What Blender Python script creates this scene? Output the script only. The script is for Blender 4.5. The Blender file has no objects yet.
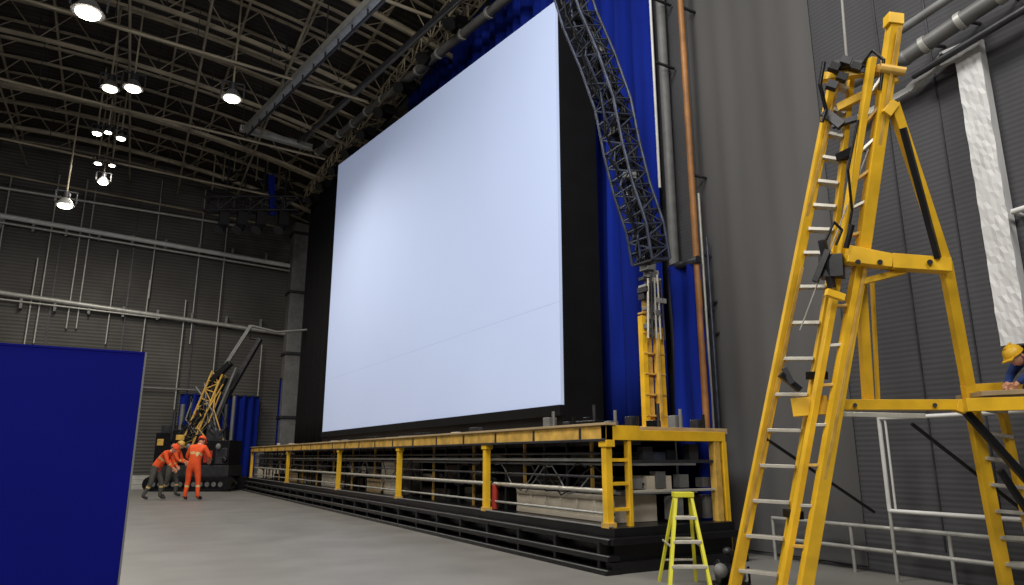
import bpy, bmesh, math, random
from math import sin, cos, pi, radians
from mathutils import Vector, Matrix, Euler
random.seed(7)
sc = bpy.context.scene
sc.view_settings.view_transform = 'Standard'

# ------------------------------------------------------------------ survey (camera match of the real hall)
# world: X = across hall (stage front faces -X), Y = along the stage, Z up, metres
F = 703.0; H = 1.25; P = radians(13.2); YAW = radians(29.6)
CAM = Vector((0, 0, H))
def ray(px, py):
    x = (px-512)/F; y = (292.5-py)/F
    c = cos(P)-sin(P)*y; z = sin(P)+cos(P)*y
    return Vector((cos(YAW)*x+sin(YAW)*c, -sin(YAW)*x+cos(YAW)*c, z))
def onX(px, py, X): d = ray(px, py); return CAM+d*(X/d.x)
def onY(px, py, Y): d = ray(px, py); return CAM+d*(Y/d.y)
def onZ(px, py, Z=0.0): d = ray(px, py); return CAM+d*((Z-H)/d.z)
def T(px, py, t): return CAM+ray(px, py)*t

# ------------------------------------------------------------------ materials
def lin(c):
    o = []
    for v in c:
        v = v/255.0
        o.append(v/12.92 if v <= .04045 else ((v+.055)/1.055)**2.4)
    return o
def mat(name, rgb, rough=.6, metal=0.0, var=.15, scale=6.0, bump=0.0, stretch=(1, 1, 1), wave=None, emit=0.0, wavemix=.3, spec=.5):
    m = bpy.data.materials.new(name); m.use_nodes = True
    nt = m.node_tree; N = nt.nodes; L = nt.links
    b = N['Principled BSDF']
    b.inputs['Roughness'].default_value = rough
    b.inputs['Metallic'].default_value = metal
    b.inputs['Specular IOR Level'].default_value = spec
    tc = N.new('ShaderNodeTexCoord'); mp = N.new('ShaderNodeMapping')
    mp.inputs['Scale'].default_value = stretch
    L.new(tc.outputs['Object'], mp.inputs['Vector'])
    nz = N.new('ShaderNodeTexNoise'); nz.inputs['Scale'].default_value = scale
    nz.inputs['Detail'].default_value = 5
    L.new(mp.outputs['Vector'], nz.inputs['Vector'])
    r = N.new('ShaderNodeValToRGB')
    c = lin(rgb)
    r.color_ramp.elements[0].position = .3; r.color_ramp.elements[1].position = .7
    r.color_ramp.elements[0].color = [max(0, v*(1-var)) for v in c]+[1]
    r.color_ramp.elements[1].color = [min(1, v*(1+var)) for v in c]+[1]
    L.new(nz.outputs['Fac'], r.inputs['Fac'])
    col = r.outputs['Color']; hgt = nz.outputs['Fac']
    if wave:
        d, ws = wave
        w = N.new('ShaderNodeTexWave'); w.bands_direction = d
        w.inputs['Scale'].default_value = ws; w.inputs['Distortion'].default_value = .3
        L.new(tc.outputs['Object'], w.inputs['Vector'])
        mx = N.new('ShaderNodeMix'); mx.data_type = 'RGBA'; mx.blend_type = 'MULTIPLY'
        mx.inputs['Factor'].default_value = wavemix
        L.new(col, mx.inputs['A']); L.new(w.outputs['Color'], mx.inputs['B'])
        col = mx.outputs['Result']; hgt = w.outputs['Fac']
    L.new(col, b.inputs['Base Color'])
    if bump > 0:
        bp = N.new('ShaderNodeBump'); bp.inputs['Strength'].default_value = bump
        bp.inputs['Distance'].default_value = .05
        L.new(hgt, bp.inputs['Height']); L.new(bp.outputs['Normal'], b.inputs['Normal'])
    if emit > 0:
        L.new(col, b.inputs['Emission Color']); b.inputs['Emission Strength'].default_value = emit
    return m

M = {}
M['floor'] = mat('concrete_floor', (118, 116, 112), .5, 0, .16, 1.1, .06)
M['wall'] = mat('dark_acoustic_cloth', (66, 66, 69), .9, 0, .2, 1.6, .10, (1, 1, .18), wave=('Z', 5.5), wavemix=.12)
M['drape'] = mat('smooth_grey_drape', (78, 77, 77), .9, 0, .14, 1.2, .04, (1, 1, .12))
M['siding'] = mat('corrugated_siding', (80, 78, 75), .8, 0, .25, .6, .35, wave=('Z', 2.1), wavemix=.35)
M['ceil'] = mat('roof_deck', (48, 42, 35), .95, 0, .5, .8, .4, wave=('Y', 1.2), wavemix=.5)
M['steel'] = mat('roof_steel', (138, 128, 108), .55, .1, .35, 1.2)
M['steel_dk'] = mat('dark_steel', (54, 54, 58), .45, .4, .3, 6)
M['steel_bl'] = mat('blue_grey_steel', (60, 66, 82), .4, .4, .45, 8)
M['galv'] = mat('galvanised_tube', (165, 165, 160), .42, .3, .15, 6)
M['dull'] = mat('dull_duct_metal', (104, 104, 103), .5, .2, .2, 3)
M['alu'] = mat('aluminium', (196, 192, 180), .38, .4, .1, 9)
M['white'] = mat('white_paint', (200, 200, 198), .5, 0, .08, 5)
M['silver'] = mat('foil_wrap', (192, 192, 192), .6, 0, .12, 3, .35, (1, 1, .5))
M['black'] = mat('black_cloth', (8, 8, 11), .9, 0, .3, 3, spec=.2)
M['blackm'] = mat('black_metal', (24, 24, 27), .35, .3, .3, 5, .05)
M['yellow'] = mat('yellow_paint', (224, 176, 36), .42, 0, .18, 4, .03)
M['yellow2'] = mat('worn_yellow_paint', (196, 156, 72), .55, 0, .34, 6, .08)
M['hv_yellow'] = mat('fluoro_yellow', (208, 202, 48), .45, 0, .12, 4)
M['wood'] = mat('plywood', (166, 144, 108), .65, 0, .25, 3, .05, (1, .2, 4))
M['tan'] = mat('crate_board', (196, 186, 168), .7, 0, .12, 3)
M['curtain'] = mat('blue_velvet', (12, 32, 118), .95, 0, .4, 2.0, .1, (2, 2, .1), spec=.15)
M['navy'] = mat('navy_panel', (5, 12, 112), .7, 0, .08, 1.2, spec=.12)
M['screen'] = mat('screen_surface', (176, 190, 222), .85, 0, .05, .10, 0, emit=.33, spec=.2)
M['seam'] = mat('screen_seam', (164, 178, 210), .85, 0, .05, 1, emit=.33, spec=.2)
M['orange'] = mat('orange_workwear', (232, 84, 30), .8, 0, .15, 9, .1)
M['pipeor'] = mat('orange_pipe', (146, 98, 48), .55, 0, .3, 4)
M['red'] = mat('red_paint', (160, 44, 32), .5, 0, .15, 5)
M['grey'] = mat('grey_paint', (112, 112, 112), .55, 0, .2, 5)
M['trous'] = mat('grey_trousers', (82, 80, 74), .85, 0, .2, 9)
M['skin'] = mat('skin', (205, 150, 120), .6, 0, .06, 9)
M['hair'] = mat('hair', (42, 30, 22), .7, 0, .2, 20)
M['boot'] = mat('boot_leather', (28, 24, 22), .6, 0, .2, 9)
M['jacket'] = mat('blue_jacket', (30, 58, 120), .8, 0, .2, 8)
M['reflect'] = mat('reflective_tape', (210, 180, 120), .4, 0, .05, 5)
M['eye'] = mat('eye_dark', (25, 20, 18), .3, 0, 0, 5)
M['lip'] = mat('lip', (170, 95, 85), .6, 0, .05, 5)
M['lamp'] = mat('lamp_glass', (255, 246, 228), .3, 0, 0, 1, emit=18)

# ------------------------------------------------------------------ mesh builder
class MB:
    def __init__(s): s.v = []; s.f = []; s.mi = []; s.sm = []; s.mats = []
    def k(s, m):
        if m not in s.mats: s.mats.append(m)
        return s.mats.index(m)
    def add(s, vs, fs, m, smooth=False):
        b = len(s.v); s.v += [Vector(v) for v in vs]; i = s.k(m)
        for f in fs: s.f.append([b+x for x in f]); s.mi.append(i); s.sm.append(smooth)
    def box2(s, lo, hi, m):
        x0, y0, z0 = lo; x1, y1, z1 = hi
        s.add([(x0,y0,z0),(x1,y0,z0),(x1,y1,z0),(x0,y1,z0),(x0,y0,z1),(x1,y0,z1),(x1,y1,z1),(x0,y1,z1)],
              [(0,3,2,1),(4,5,6,7),(0,1,5,4),(1,2,6,5),(2,3,7,6),(3,0,4,7)], m)
    def beam(s, p, q, w, h, m, up=(0, 0, 1), w2=None, h2=None):
        p = Vector(p); q = Vector(q); a = (q-p).normalized(); u = Vector(up)
        if abs(a.dot(u)) > .97: u = Vector((0, 1, 0))
        sd = a.cross(u).normalized(); u = sd.cross(a).normalized()
        vs = []
        for c, ww, hh in ((p, w, h), (q, w2 or w, h2 or h)):
            for i, j in ((-1,-1),(1,-1),(1,1),(-1,1)): vs.append(c+sd*i*ww/2+u*j*hh/2)
        s.add(vs, [(3,2,1,0),(4,5,6,7),(0,1,5,4),(1,2,6,5),(2,3,7,6),(3,0,4,7)], m)
    def tube(s, p, q, r, m, seg=8, r2=None):
        p = Vector(p); q = Vector(q)
        if (q-p).length < 1e-5: return
        a = (q-p).normalized(); u = Vector((0, 0, 1)) if abs(a.z) < .95 else Vector((1, 0, 0))
        sd = a.cross(u).normalized(); u = sd.cross(a); r2 = r if r2 is None else r2
        vs = [p+(sd*cos(2*pi*i/seg)+u*sin(2*pi*i/seg))*r for i in range(seg)]
        vs += [q+(sd*cos(2*pi*i/seg)+u*sin(2*pi*i/seg))*r2 for i in range(seg)]
        s.add(vs, [(i, (i+1) % seg, seg+(i+1) % seg, seg+i) for i in range(seg)], m, seg > 5)
        s.add(vs, [list(range(seg))[::-1], list(range(seg, 2*seg))], m)
    def path(s, pts, r, m, seg=8):
        for a, b in zip(pts, pts[1:]): s.tube(a, b, r, m, seg)
        for a in pts[1:-1]: s.sphere(a, (r, r, r), m, seg=seg, rings=4)
    def sphere(s, c, rad, m, rot=None, seg=14, rings=9, fn=None, zmin=-1.0, off=None):
        c = Vector(c); vs = []; fs = []
        for i in range(rings+1):
            z = 1-(1-zmin)*i/rings if zmin > -1 else cos(pi*i/rings)
            rr = math.sqrt(max(0, 1-z*z))
            for j in range(seg):
                a = 2*pi*j/seg; v = Vector((rr*cos(a), rr*sin(a), z))
                if fn: v = fn(v)
                v = Vector((v.x*rad[0], v.y*rad[1], v.z*rad[2]))
                if off: v += Vector(off)
                if rot: v = rot @ v
                vs.append(c+v)
        for i in range(rings):
            for j in range(seg):
                fs.append((i*seg+j, (i+1)*seg+j, (i+1)*seg+(j+1) % seg, i*seg+(j+1) % seg))
        s.add(vs, fs, m, True)
    def truss(s, p, q, w, h, n, r, m, r_l=None, up=(0, 0, 1)):
        s.trusspath([Vector(p).lerp(Vector(q), i/n) for i in range(n+1)], w, h, r, m, r_l, up)
    def trusspath(s, pts, w, h, r, m, r_l=None, up=(0, 0, 1)):
        r_l = r_l or r*.6; fr = []
        for i, c in enumerate(pts):
            a = (pts[min(i+1, len(pts)-1)]-pts[max(i-1, 0)]).normalized(); u = Vector(up)
            if abs(a.dot(u)) > .97: u = Vector((0, 1, 0))
            sd = a.cross(u).normalized(); u = sd.cross(a).normalized()
            fr.append([c+sd*x*w/2+u*y*h/2 for x, y in ((-1,-1),(1,-1),(1,1),(-1,1))])
        for i in range(len(fr)-1):
            for k in range(4):
                s.tube(fr[i][k], fr[i+1][k], r, m, 6)
                a, b = (k, (k+1) % 4) if i % 2 else ((k+1) % 4, k)
                s.tube(fr[i][a], fr[i+1][b], r_l, m, 5)
                s.tube(fr[i][k], fr[i][(k+1) % 4], r_l, m, 5)
    def obj(s, name, bevel=0, parent=None):
        me = bpy.data.meshes.new(name); me.from_pydata([tuple(v) for v in s.v], [], s.f)
        for m in s.mats: me.materials.append(M[m])
        me.polygons.foreach_set('material_index', s.mi); me.polygons.foreach_set('use_smooth', s.sm)
        me.update(); o = bpy.data.objects.new(name, me); sc.collection.objects.link(o)
        if bevel:
            b = o.modifiers.new('b', 'BEVEL'); b.width = bevel; b.segments = 2; b.limit_method = 'ANGLE'
        if parent: o.parent = parent
        return o
def empty(name, loc=(0, 0, 0), rotz=0, s=1):
    e = bpy.data.objects.new(name, None); e.location = loc; e.rotation_euler = (0, 0, rotz); e.scale = (s, s, s)
    sc.collection.objects.link(e); return e

# ------------------------------------------------------------------ room shell
XW = 7.7; XL = -14.0; YB = 35.0; YF = -7.0
def zc(x): return 13.3+1.6*(1-((x+3.15)/10.85)**2)
b = MB(); b.box2((XL-.2, YF-.2, -.2), (XW+.2, YB+.2, 0), 'floor'); b.obj('floor')
b = MB(); b.box2((XW, YF, 0), (XW+.2, YB, 15.4), 'wall'); b.obj('wall_right')
b = MB(); b.box2((XL-.2, YF, 0), (XL, YB, 15.4), 'siding'); b.obj('wall_left')
b = MB(); b.box2((XL, YB, 0), (XW, YB+.2, 15.4), 'siding'); b.obj('wall_back')
b = MB(); b.box2((XL, YF-.2, 0), (XW, YF, 15.4), 'siding'); b.obj('wall_front')
b = MB(); n = 28; xs = [XL+(XW-XL)*i/n for i in range(n+1)]
vs = []; 
for x in xs: vs += [(x, YF, zc(x)), (x, YB, zc(x)), (x, YF, zc(x)+.2), (x, YB, zc(x)+.2)]
fs = []
for i in range(n):
    a = i*4; c = a+4
    fs += [(a, c, c+1, a+1), (a+2, a+3, c+3, c+2)]
b.add(vs, fs, 'ceil'); b.obj('ceiling')

# roof trusses: shallow arched chords, thin webs
b = MB()
Y = 5.0; kk = 0
while Y < 34.6:
    n = 26; xs = [XL+.1+(XW-XL-.2)*i/n for i in range(n+1)]
    dp = 1.2 if kk % 3 == 0 else .75
    top = [Vector((x, Y, zc(x)-.12)) for x in xs]; bot = [Vector((x, Y, zc(x)-dp)) for x in xs]
    for i in range(n):
        b.beam(top[i], top[i+1], .07, .07, 'steel'); b.beam(bot[i], bot[i+1], .08, .06 if kk % 3 else .12, 'steel')
        if i % 2: b.tube(bot[i], top[i+1], .018, 'steel', 4); b.tube(bot[i], top[i], .015, 'steel_dk', 4)
        elif kk % 3 == 0: b.tube(top[i], bot[i+1], .018, 'steel', 4)
    Y += 1.25; kk += 1
b.obj('roof_truss')
b = MB()
for i in range(13):
    x = XL+1+1.7*i
    b.beam((x, YF+.1, zc(x)-.2), (x, YB-.1, zc(x)-.2), .06, .10, 'steel')
for x in (-10, -7.4, -5.1, -1.2, .8, 3.2):
    b.tube((x, 5, zc(x)-1.35), (x+.9, YB-.2, zc(x)-1.38), .04, 'steel', 6)
for y in (14, 19, 24, 29, 33):
    b.tube((-12, y, 12.6), (6.0, y+.7, 12.1), .045, 'steel', 6)
    for i in range(9): xx = -11+2*i; b.tube((xx, y+.3*(xx+12)/9, 12.5), (xx, y+.3*(xx+12)/9, zc(xx)-.05), .012, 'steel_dk', 4)
b.obj('roof_purlin')

# back wall pipes, conduits, column
b = MB()
for (a, c), r, m in ((((-60, 205), (302, 268)), .11, 'white'), (((-60, 212), (302, 273)), .05, 'galv'), (((-60, 284), (300, 336)), .10, 'galv'), (((-60, 292), (160, 318)), .04, 'galv')):
    b.tube(onY(*a, 34.7), onY(*c, 34.7), r, m, 10)
for px in range(-40, 300, 34):
    p = onY(px, 260, 34.7)
    for z0 in (10.9, 7.6): b.box2((p.x-.05, 34.7, z0-.35), (p.x+.05, 34.99, z0+.1), 'grey')
b.tube((XL+.5, 34.8, 12.4), (4.5, 34.8, 12.2), .07, 'galv'); b.tube((XL+.5, 34.8, 4.4), (3.5, 34.8, 4.2), .04, 'grey')
b.obj('wall_pipe')
b = MB()
for px, y0, y1 in ((12, 175, 300), (38, 258, 345), (88, 180, 330), (96, 190, 330), (118, 250, 345), (163, 180, 300), (206, 190, 345), (150, 280, 420), (186, 300, 410), (262, 345, 430), (228, 220, 400), (60, 175, 345)):
    p = onY(px, y0, 34.85); q = onY(px, y1, 34.85); b.tube((p.x, 34.85, p.z), (p.x, 34.85, q.z), .035, 'galv', 6)
b.obj('wall_conduit')
b = MB()
for x in (-11, -8.2, -5.4, -2.6, .2, 3.0): b.box2((x-.03, 34.95, 0), (x+.03, 34.99, 12.8), 'steel_dk')
b.obj('trim_2')
b = MB()
p = onY(300, 300, 34.4)
b.box2((p.x-.55, 34.1, 0), (p.x+.55, 34.9, 12.6), 'grey')
for z in (3, 6, 9, 12): b.box2((p.x-.62, 34.02, z), (p.x+.62, 34.94, z+.14), 'steel_dk')
b.obj('steel_column', .02)

# ------------------------------------------------------------------ curtains
def curtain(name, x, y0, y1, z0, z1, amp=.1, per=.34, m='curtain', seed=0):
    rnd = random.Random(seed); n = int(abs(y1-y0)/per*8); vs = []; fs = []; rows = 10
    ph = 0; off = []
    for i in range(n+1):
        ph += 2*pi/8*rnd.uniform(.8, 1.2); off.append(amp*(sin(ph)+.35*sin(ph*.37)))
    for k in range(rows+1):
        z = z0+(z1-z0)*k/rows
        for i in range(n+1):
            vs.append((x+off[i]*(1.15-.3*k/rows), y0+(y1-y0)*i/n+.03*sin(k*.9+i*.3), z))
    for k in range(rows):
        for i in range(n): a = k*(n+1)+i; fs.append((a, a+1, a+n+2, a+n+1))
    b = MB(); b.add(vs, fs, m, True)
    b.tube((x, y0, z1), (x, y1, z1), .05, 'steel_dk')
    o = b.obj(name); s = o.modifiers.new('s', 'SOLIDIFY'); s.thickness = .012
    return o
yA = onX(655, 200, 7.42).y
curtain('stage_curtain', 7.42, yA, 19.6, 1.66, 12.7, .13, .42, seed=1)
curtain('stage_curtain', 7.42, 24.5, 27.5, 1.66, 12.5, .12, .4, seed=2)
ya = onX(704, 350, 7.32).y; yb = onX(674, 350, 7.32).y
curtain('stage_curtain', 7.32, ya, yb, 0.05, onX(690, 262, 7.32).z, .07, .3, seed=3)
curtain('masking_curtain', 6.75, 24.05, 29.8, 1.66, 12.0, .05, .4, 'black', seed=4)
def backcurtain(px0, px1, zt, seed):
    a = onY(px0, 420, 34.5); c = onY(px1, 420, 34.5); rnd = random.Random(seed)
    n = int((c.x-a.x)/.05); vs = []; fs = []
    for k in (0, 1):
        for i in range(n+1): vs.append((a.x+(c.x-a.x)*i/n, 34.5+.07*sin(i*.9+rnd.random()*.4), .03+k*zt))
    for i in range(n): fs.append((i, i+1, i+n+2, i+n+1))
    b = MB(); b.add(vs, fs, 'curtain', True); b.tube((a.x, 34.5, zt), (c.x, 34.5, zt), .04, 'steel_dk')
    return b.obj('door_curtain')
backcurtain(178, 258, 4.0, 1); backcurtain(277, 293, 4.9, 2)

# ------------------------------------------------------------------ screen
XS = 6.3
y0, y1 = 9.5, 23.9; zb = 2.07; ztR, ztL = 9.42, 11.62
b = MB()
def prism(x0, x1, ya, yb, za, zta, ztb, m):
    b.add([(x0,ya,za),(x0,yb,za),(x0,yb,ztb),(x0,ya,zta),(x1,ya,za),(x1,yb,za),(x1,yb,ztb),(x1,ya,zta)],
          [(0,3,2,1),(4,5,6,7),(0,1,5,4),(1,2,6,5),(2,3,7,6),(3,0,4,7)], m)
prism(XS, XS+.06, y0, y1, zb, ztR, ztL, 'screen')
prism(XS+.06, 7.12, y0-.03, y1+.05, 1.64, ztR+.05, ztL+.05, 'black')
prism(XS-.04, XS+.058, y0-.03, y1+.05, 1.90, zb, zb, 'black')
prism(XS+.02, XS+.05, y0-.02, y1+.05, 1.64, 1.9, 1.9, 'blackm')
b.box2((XS-.0012, y0+.001, 3.762), (XS+.001, y1-.001, 3.774), 'seam')
b.obj('projection_screen')

# ------------------------------------------------------------------ stage platform
X0 = 5.1; X1 = 6.98; YS0 = 6.75; YS1 = 29.9; ZD = 1.62
b = MB()
b.box2((X0+.1, YS0+.1, ZD-.07), (X1+.2, YS1, ZD), 'wood')
b.box2((X0, YS0, ZD-.17), (X0+.1, YS1, ZD), 'yellow2')
b.box2((X0-.025, YS0, ZD-.185), (X0+.1, YS1, ZD-.155), 'steel_dk')
b.box2((X0, YS0, ZD-.17), (X0+.5, YS0+.1, ZD-.0), 'yellow')
b.box2((X0+.5, YS0, ZD-.17), (X1+.05, YS0+.1, ZD-.05), 'yellow')
b.box2((X0-.03, YS0-.02, ZD), (X0+.14, YS1, ZD+.03), 'wood')
b.box2((X0+.5, YS0+.1, ZD-.22), (X0+.6, YS1, ZD-.1), 'steel_dk')
ys = [YS0+.06]+[onX(px, 470, X0).y for px in (484, 397, 337, 286, 250)]+[YS1-.1]
for i, y in enumerate(ys):
    b.box2((X0, y-.045, .46), (X0+.09, y+.045, ZD-.17), 'yellow')
    b.box2((X0-.012, y-.08, ZD-.25), (X0+.11, y+.08, ZD-.17), 'yellow')
    b.box2((X0-.012, y-.07, .46), (X0+.11, y+.07, .52), 'yellow2')
    b.box2((X1-.15, y-.05, .0), (X1-.05, y+.05, ZD-.07), 'yellow2')
    b.beam((X0+.1, y, ZD-.13), (X1, y, ZD-.13), .07, .1, 'steel_dk')
for i in range(40):
    y = YS0+.9+i*.57
    if y < YS1-.4: b.box2((X0+.42, y-.02, .46), (X0+.46, y+.02, ZD-.1), 'steel_dk' if i % 3 else 'yellow2')
for y in [YS0+.5+1.1*i for i in range(21)]:
    b.box2((X0-.008, y, ZD-.16), (X0, y+.05, ZD-.02), 'steel_dk')
# end frame
for x in (X0+.36,): b.box2((x-.025, YS0+.02, .46), (x+.025, YS0+.1, ZD-.17), 'yellow')
for z in (1.22, .95, .66): b.box2((X0+.05, YS0+.03, z-.02), (X0+.38, YS0+.09, z+.02), 'yellow')
b.box2((X1-.01, YS0-.0, 0), (X1+.06, YS0+.08, ZD-.17), 'yellow')
b.box2((X0+.4, YS0+.04, 1.18), (X1, YS0+.08, 1.22), 'steel_dk')
b.box2((X0+.4, YS0+.04, .84), (X1, YS0+.08, .87), 'alu')
# lower shelf rails
for z, r, m in ((1.30, .018, 'steel_dk'), (1.22, .022, 'galv'), (1.02, .016, 'steel_dk'), (.86, .026, 'alu'), (.60, .018, 'galv')):
    b.tube((X0+.18, YS0+.12, z), (X0+.18, YS1-.1, z), r, m, 8)
for z in (.84, 1.18):
    b.box2((X0+.35, YS0+.2, z-.03), (X1-.3, YS1-.2, z), 'grey')
# black base skirt
b.box2((X0-.0, YS0-.1, .34), (X1+.0, YS1, .47), 'blackm')
b.box2((X0-.12, YS0-.14, .30), (X0+.02, YS1, .36), 'blackm')
b.box2((X0+.02, YS0-.06, .06), (X1-.02, YS1, .30), 'blackm')
b.box2((X0-.16, YS0-.18, .13), (X0+.0, YS1, .19), 'blackm')
b.box2((X0-.22, YS0-.22, .0), (X0+.0, YS1, .05), 'blackm')
b.box2((X0-.1, YS0-.2, .0), (X1+.1, YS0-.05, .12), 'blackm')
b.box2((X0-.1, YS0-.2, .30), (X1+.1, YS0-.05, .37), 'blackm')
b.box2((X0-.125, YS0-.15, .352), (X0-.10, YS1, .366), 'dull'); b.box2((X0-.165, YS0-.19, .182), (X0-.14, YS1, .195), 'dull')  # pale strips stand in for highlights along the tier edges
b.box2((X0-.22, YS0-.22, .045), (X0-.19, YS1, .055), 'dull')  # edge highlight put in as a pale strip, bottom tier
y = YS0
while y < YS1:
    b.box2((X0-.14, y, .0), (X0+.03, y+.05, .32), 'blackm'); y += .9
b.box2((X0-.01, YS0-.02, .47), (X0+.05, YS1, .485), 'grey')  # grey strip as a light-edge highlight on the skirt top
b.box2((X1-.04, YS0+.9, .47), (X1, YS1, ZD-.08), 'black')
b.obj('stage_platform', .006)

# goods under the stage
def crate(name, x0, y0, z0, sx, sy, sz, m='tan', ns=3):
    b = MB(); b.box2((x0+.015, y0+.015, z0), (x0+sx-.015, y0+sy-.015, z0+sz), m)
    for i in range(ns+1):
        yy = y0+(sy-.05)*i/ns; b.box2((x0, yy, z0), (x0+.02, yy+.05, z0+sz), m)
    for z in (z0, z0+sz-.06): b.box2((x0-.006, y0, z), (x0+.02, y0+sy, z+.06), m)
    return b.obj(name, .004)
crate('storage_crate', 5.45, 7.1, .475, .7, 2.35, .32, 'tan', 6)
crate('storage_crate', 5.5, onX(392, 480, 5.4).y, .475, .6, .95, .33, 'tan', 2)
crate('storage_crate', 5.5, onX(390, 480, 5.4).y, .845, .6, .85, .3, 'tan', 2)
crate('storage_crate', 5.5, 15.4, .475, .6, 1.2, .3, 'wood', 3)
crate('storage_crate', 5.5, 19.2, .475, .6, 1.4, .32, 'tan', 3)
crate('storage_crate', 5.5, 23.6, .475, .6, 1.5, .3, 'wood', 3)
rnd = random.Random(11)
b = MB(); y = 6.95
while y < 29:
    L_ = rnd.uniform(.2, .7)
    for zb_ in (.475, .845, 1.185):
        if rnd.random() < .15: continue
        if zb_ < .8 and (y < 9.6 or 15 < y < 16.8 or 18.7 < y < 20.8 or 23.1 < y < 25.3): continue
        hh = rnd.uniform(.08, .19 if zb_ > 1 else .3)
        m = rnd.choice(['blackm', 'dull', 'grey', 'blackm', 'tan', 'galv', 'steel_dk', 'blackm', 'tan', 'steel_bl'])
        if not (abs(y-onX(390, 480, 5.4).y) < 1.2):
            xx = rnd.uniform(5.55, 5.9)
            if rnd.random() < .75:
                b.box2((xx, y, zb_), (xx+.4, y+L_, zb_+hh), m)
                b.box2((xx-.015, y+.04, zb_+hh*.4), (xx, y+L_-.04, zb_+hh*.55), 'dull')
            else:
                b.tube((xx+.15, y, zb_+hh*.5), (xx+.15, y+L_, zb_+hh*.5), hh*.5, m, 12)
                b.tube((xx+.15, y-.03, zb_+hh*.5), (xx+.15, y, zb_+hh*.5), hh*.35, 'dull', 12)
    y += L_+rnd.uniform(.04, .25)
for i in range(7):
    x = 5.6+.19*i; z = (.88, 1.22)[i % 2]; hh = .12+.04*(i % 3)
    b.box2((x, 6.92, z), (x+.15, 7.04, z+hh), ['grey', 'steel_dk', 'dull', 'blackm'][i % 4])
for x, z, m in ((6.2, .5, 'grey'), (6.5, .5, 'blackm'), (6.75, .5, 'dull')): b.box2((x, 6.9, z), (x+.18, 7.05, z+.28), m)
b.obj('stage_machinery')
b = MB()
for k in range(16):
    y = 6.95+rnd.random()*21; pts = []
    for i in range(8):
        pts.append(Vector((5.33+.03*sin(i+k), y+i*.22, .98+.2*sin(i*1.1+k)+rnd.uniform(-.03, .03))))
    b.path(pts, .010, rnd.choice(['blackm', 'blackm', 'grey', 'blackm', 'steel_dk']), 5)
b.obj('cable_bundle')
def extinguisher(y):
    b = MB(); x = 5.29; z = .487
    b.tube((x, y, z), (x, y, z+.34), .05, 'red', 14); b.sphere((x, y, z+.34), (.05, .05, .04), 'red')
    b.tube((x, y, z+.37), (x, y, z+.43), .02, 'blackm'); b.beam((x, y-.06, z+.43), (x, y+.08, z+.45), .02, .02, 'blackm')
    b.path([Vector((x-.02, y, z+.42)), Vector((x-.07, y+.03, z+.36)), Vector((x-.07, y+.03, z+.2))], .01, 'blackm', 6)
    b.obj('fire_extinguisher')
extinguisher(onX(495, 500, 5.29).y)
b = MB()
rnd = random.Random(5)
for i in range(34):
    y = YS0+.3+rnd.random()*22; x = rnd.uniform(5.3, 6.0); h = rnd.uniform(.04, .12)
    b.box2((x, y, ZD+.002), (x+rnd.uniform(.05, .2), y+rnd.uniform(.1, .5), ZD+h), rnd.choice(['blackm', 'steel_dk', 'grey', 'blackm', 'tan']))
for i in range(8):
    y = 6.95+.21*i; b.tube((6.85-.2*i, y, ZD+.002), (6.85-.2*i, y, ZD+.18+.08*(i % 3)), .025, ['blackm', 'grey', 'steel_dk'][i % 3])
    b.box2((6.8-.2*i, y+.06, ZD+.002), (6.95-.2*i, y+.2, ZD+.12+.06*(i % 2)), ['steel_dk', 'grey', 'blackm'][i % 3])
b.obj('deck_tool_case', .01)

# ------------------------------------------------------------------ hydraulic mast + lattice arm
base = onZ(656, 431, ZD)
b = MB()
bx, by = base.x, base.y
hm = T(652, 262, 9.2).z
for dx, dy, w, m, zt in ((-.17, 0, .09, 'yellow', hm-.45), (-.05, .04, .09, 'yellow2', hm-.1), (.05, -.03, .06, 'yellow', hm-.3), (.15, 0, .09, 'yellow', hm-.6), (.0, -.12, .05, 'yellow2', hm-.7)):
    b.box2((bx+dx-w/2, by+dy-w/2, ZD), (bx+dx+w/2, by+dy+w/2, zt), m)
for i in range(6):
    z = ZD+.2+i*.3
    b.box2((bx-.2, by-.06, z), (bx+.19, by+.06, z+.025), 'yellow2')
b.box2((bx-.3, by-.22, ZD), (bx+.25, by+.2, ZD+.06), 'yellow')
rnd = random.Random(21)
for i in range(26):
    z = hm-.75+.05*i; w = rnd.uniform(.06, .15); o_ = rnd.uniform(-.12, .08)
    b.box2((bx-.03+o_-w/2, by-.16+rnd.uniform(0, .1), z), (bx-.03+o_+w, by+.06, z+rnd.uniform(.04, .1)), rnd.choice(['dull', 'grey', 'alu', 'steel_dk', 'galv', 'galv', 'white']))
for i in range(5):
    b.tube((bx-.18+.08*i, by-.13, hm-.8), (bx-.14+.06*i, by-.14, hm+.1+.08*(i % 2)), .018, ['alu', 'steel_dk', 'galv'][i % 3])
b.tube((bx-.02, by, hm-.1), (bx-.02, by, hm+.45), .05, 'dull')
b.obj('hydraulic_mast', .004)
b = MB()
ap = [(651, 262, 9.25), (645, 228, 9.3), (632, 190, 9.4), (622, 150, 9.5), (613, 105, 9.6), (598, 62, 9.7), (580, 20, 9.8), (566, -25, 9.9), (548, -75, 10)]
ap = [T(*a) for a in ap]; fine = []
for a, c in zip(ap, ap[1:]):
    fine += [a, a.lerp(c, .33), a.lerp(c, .66)]
fine.append(ap[-1])
b.trusspath(fine, .40, .30, .022, 'steel_bl', .013, up=(1, 0, 0))
b.trusspath(fine, .22, .16, .012, 'steel_dk', .008, up=(1, 0, 0))
rnd = random.Random(3)
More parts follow.
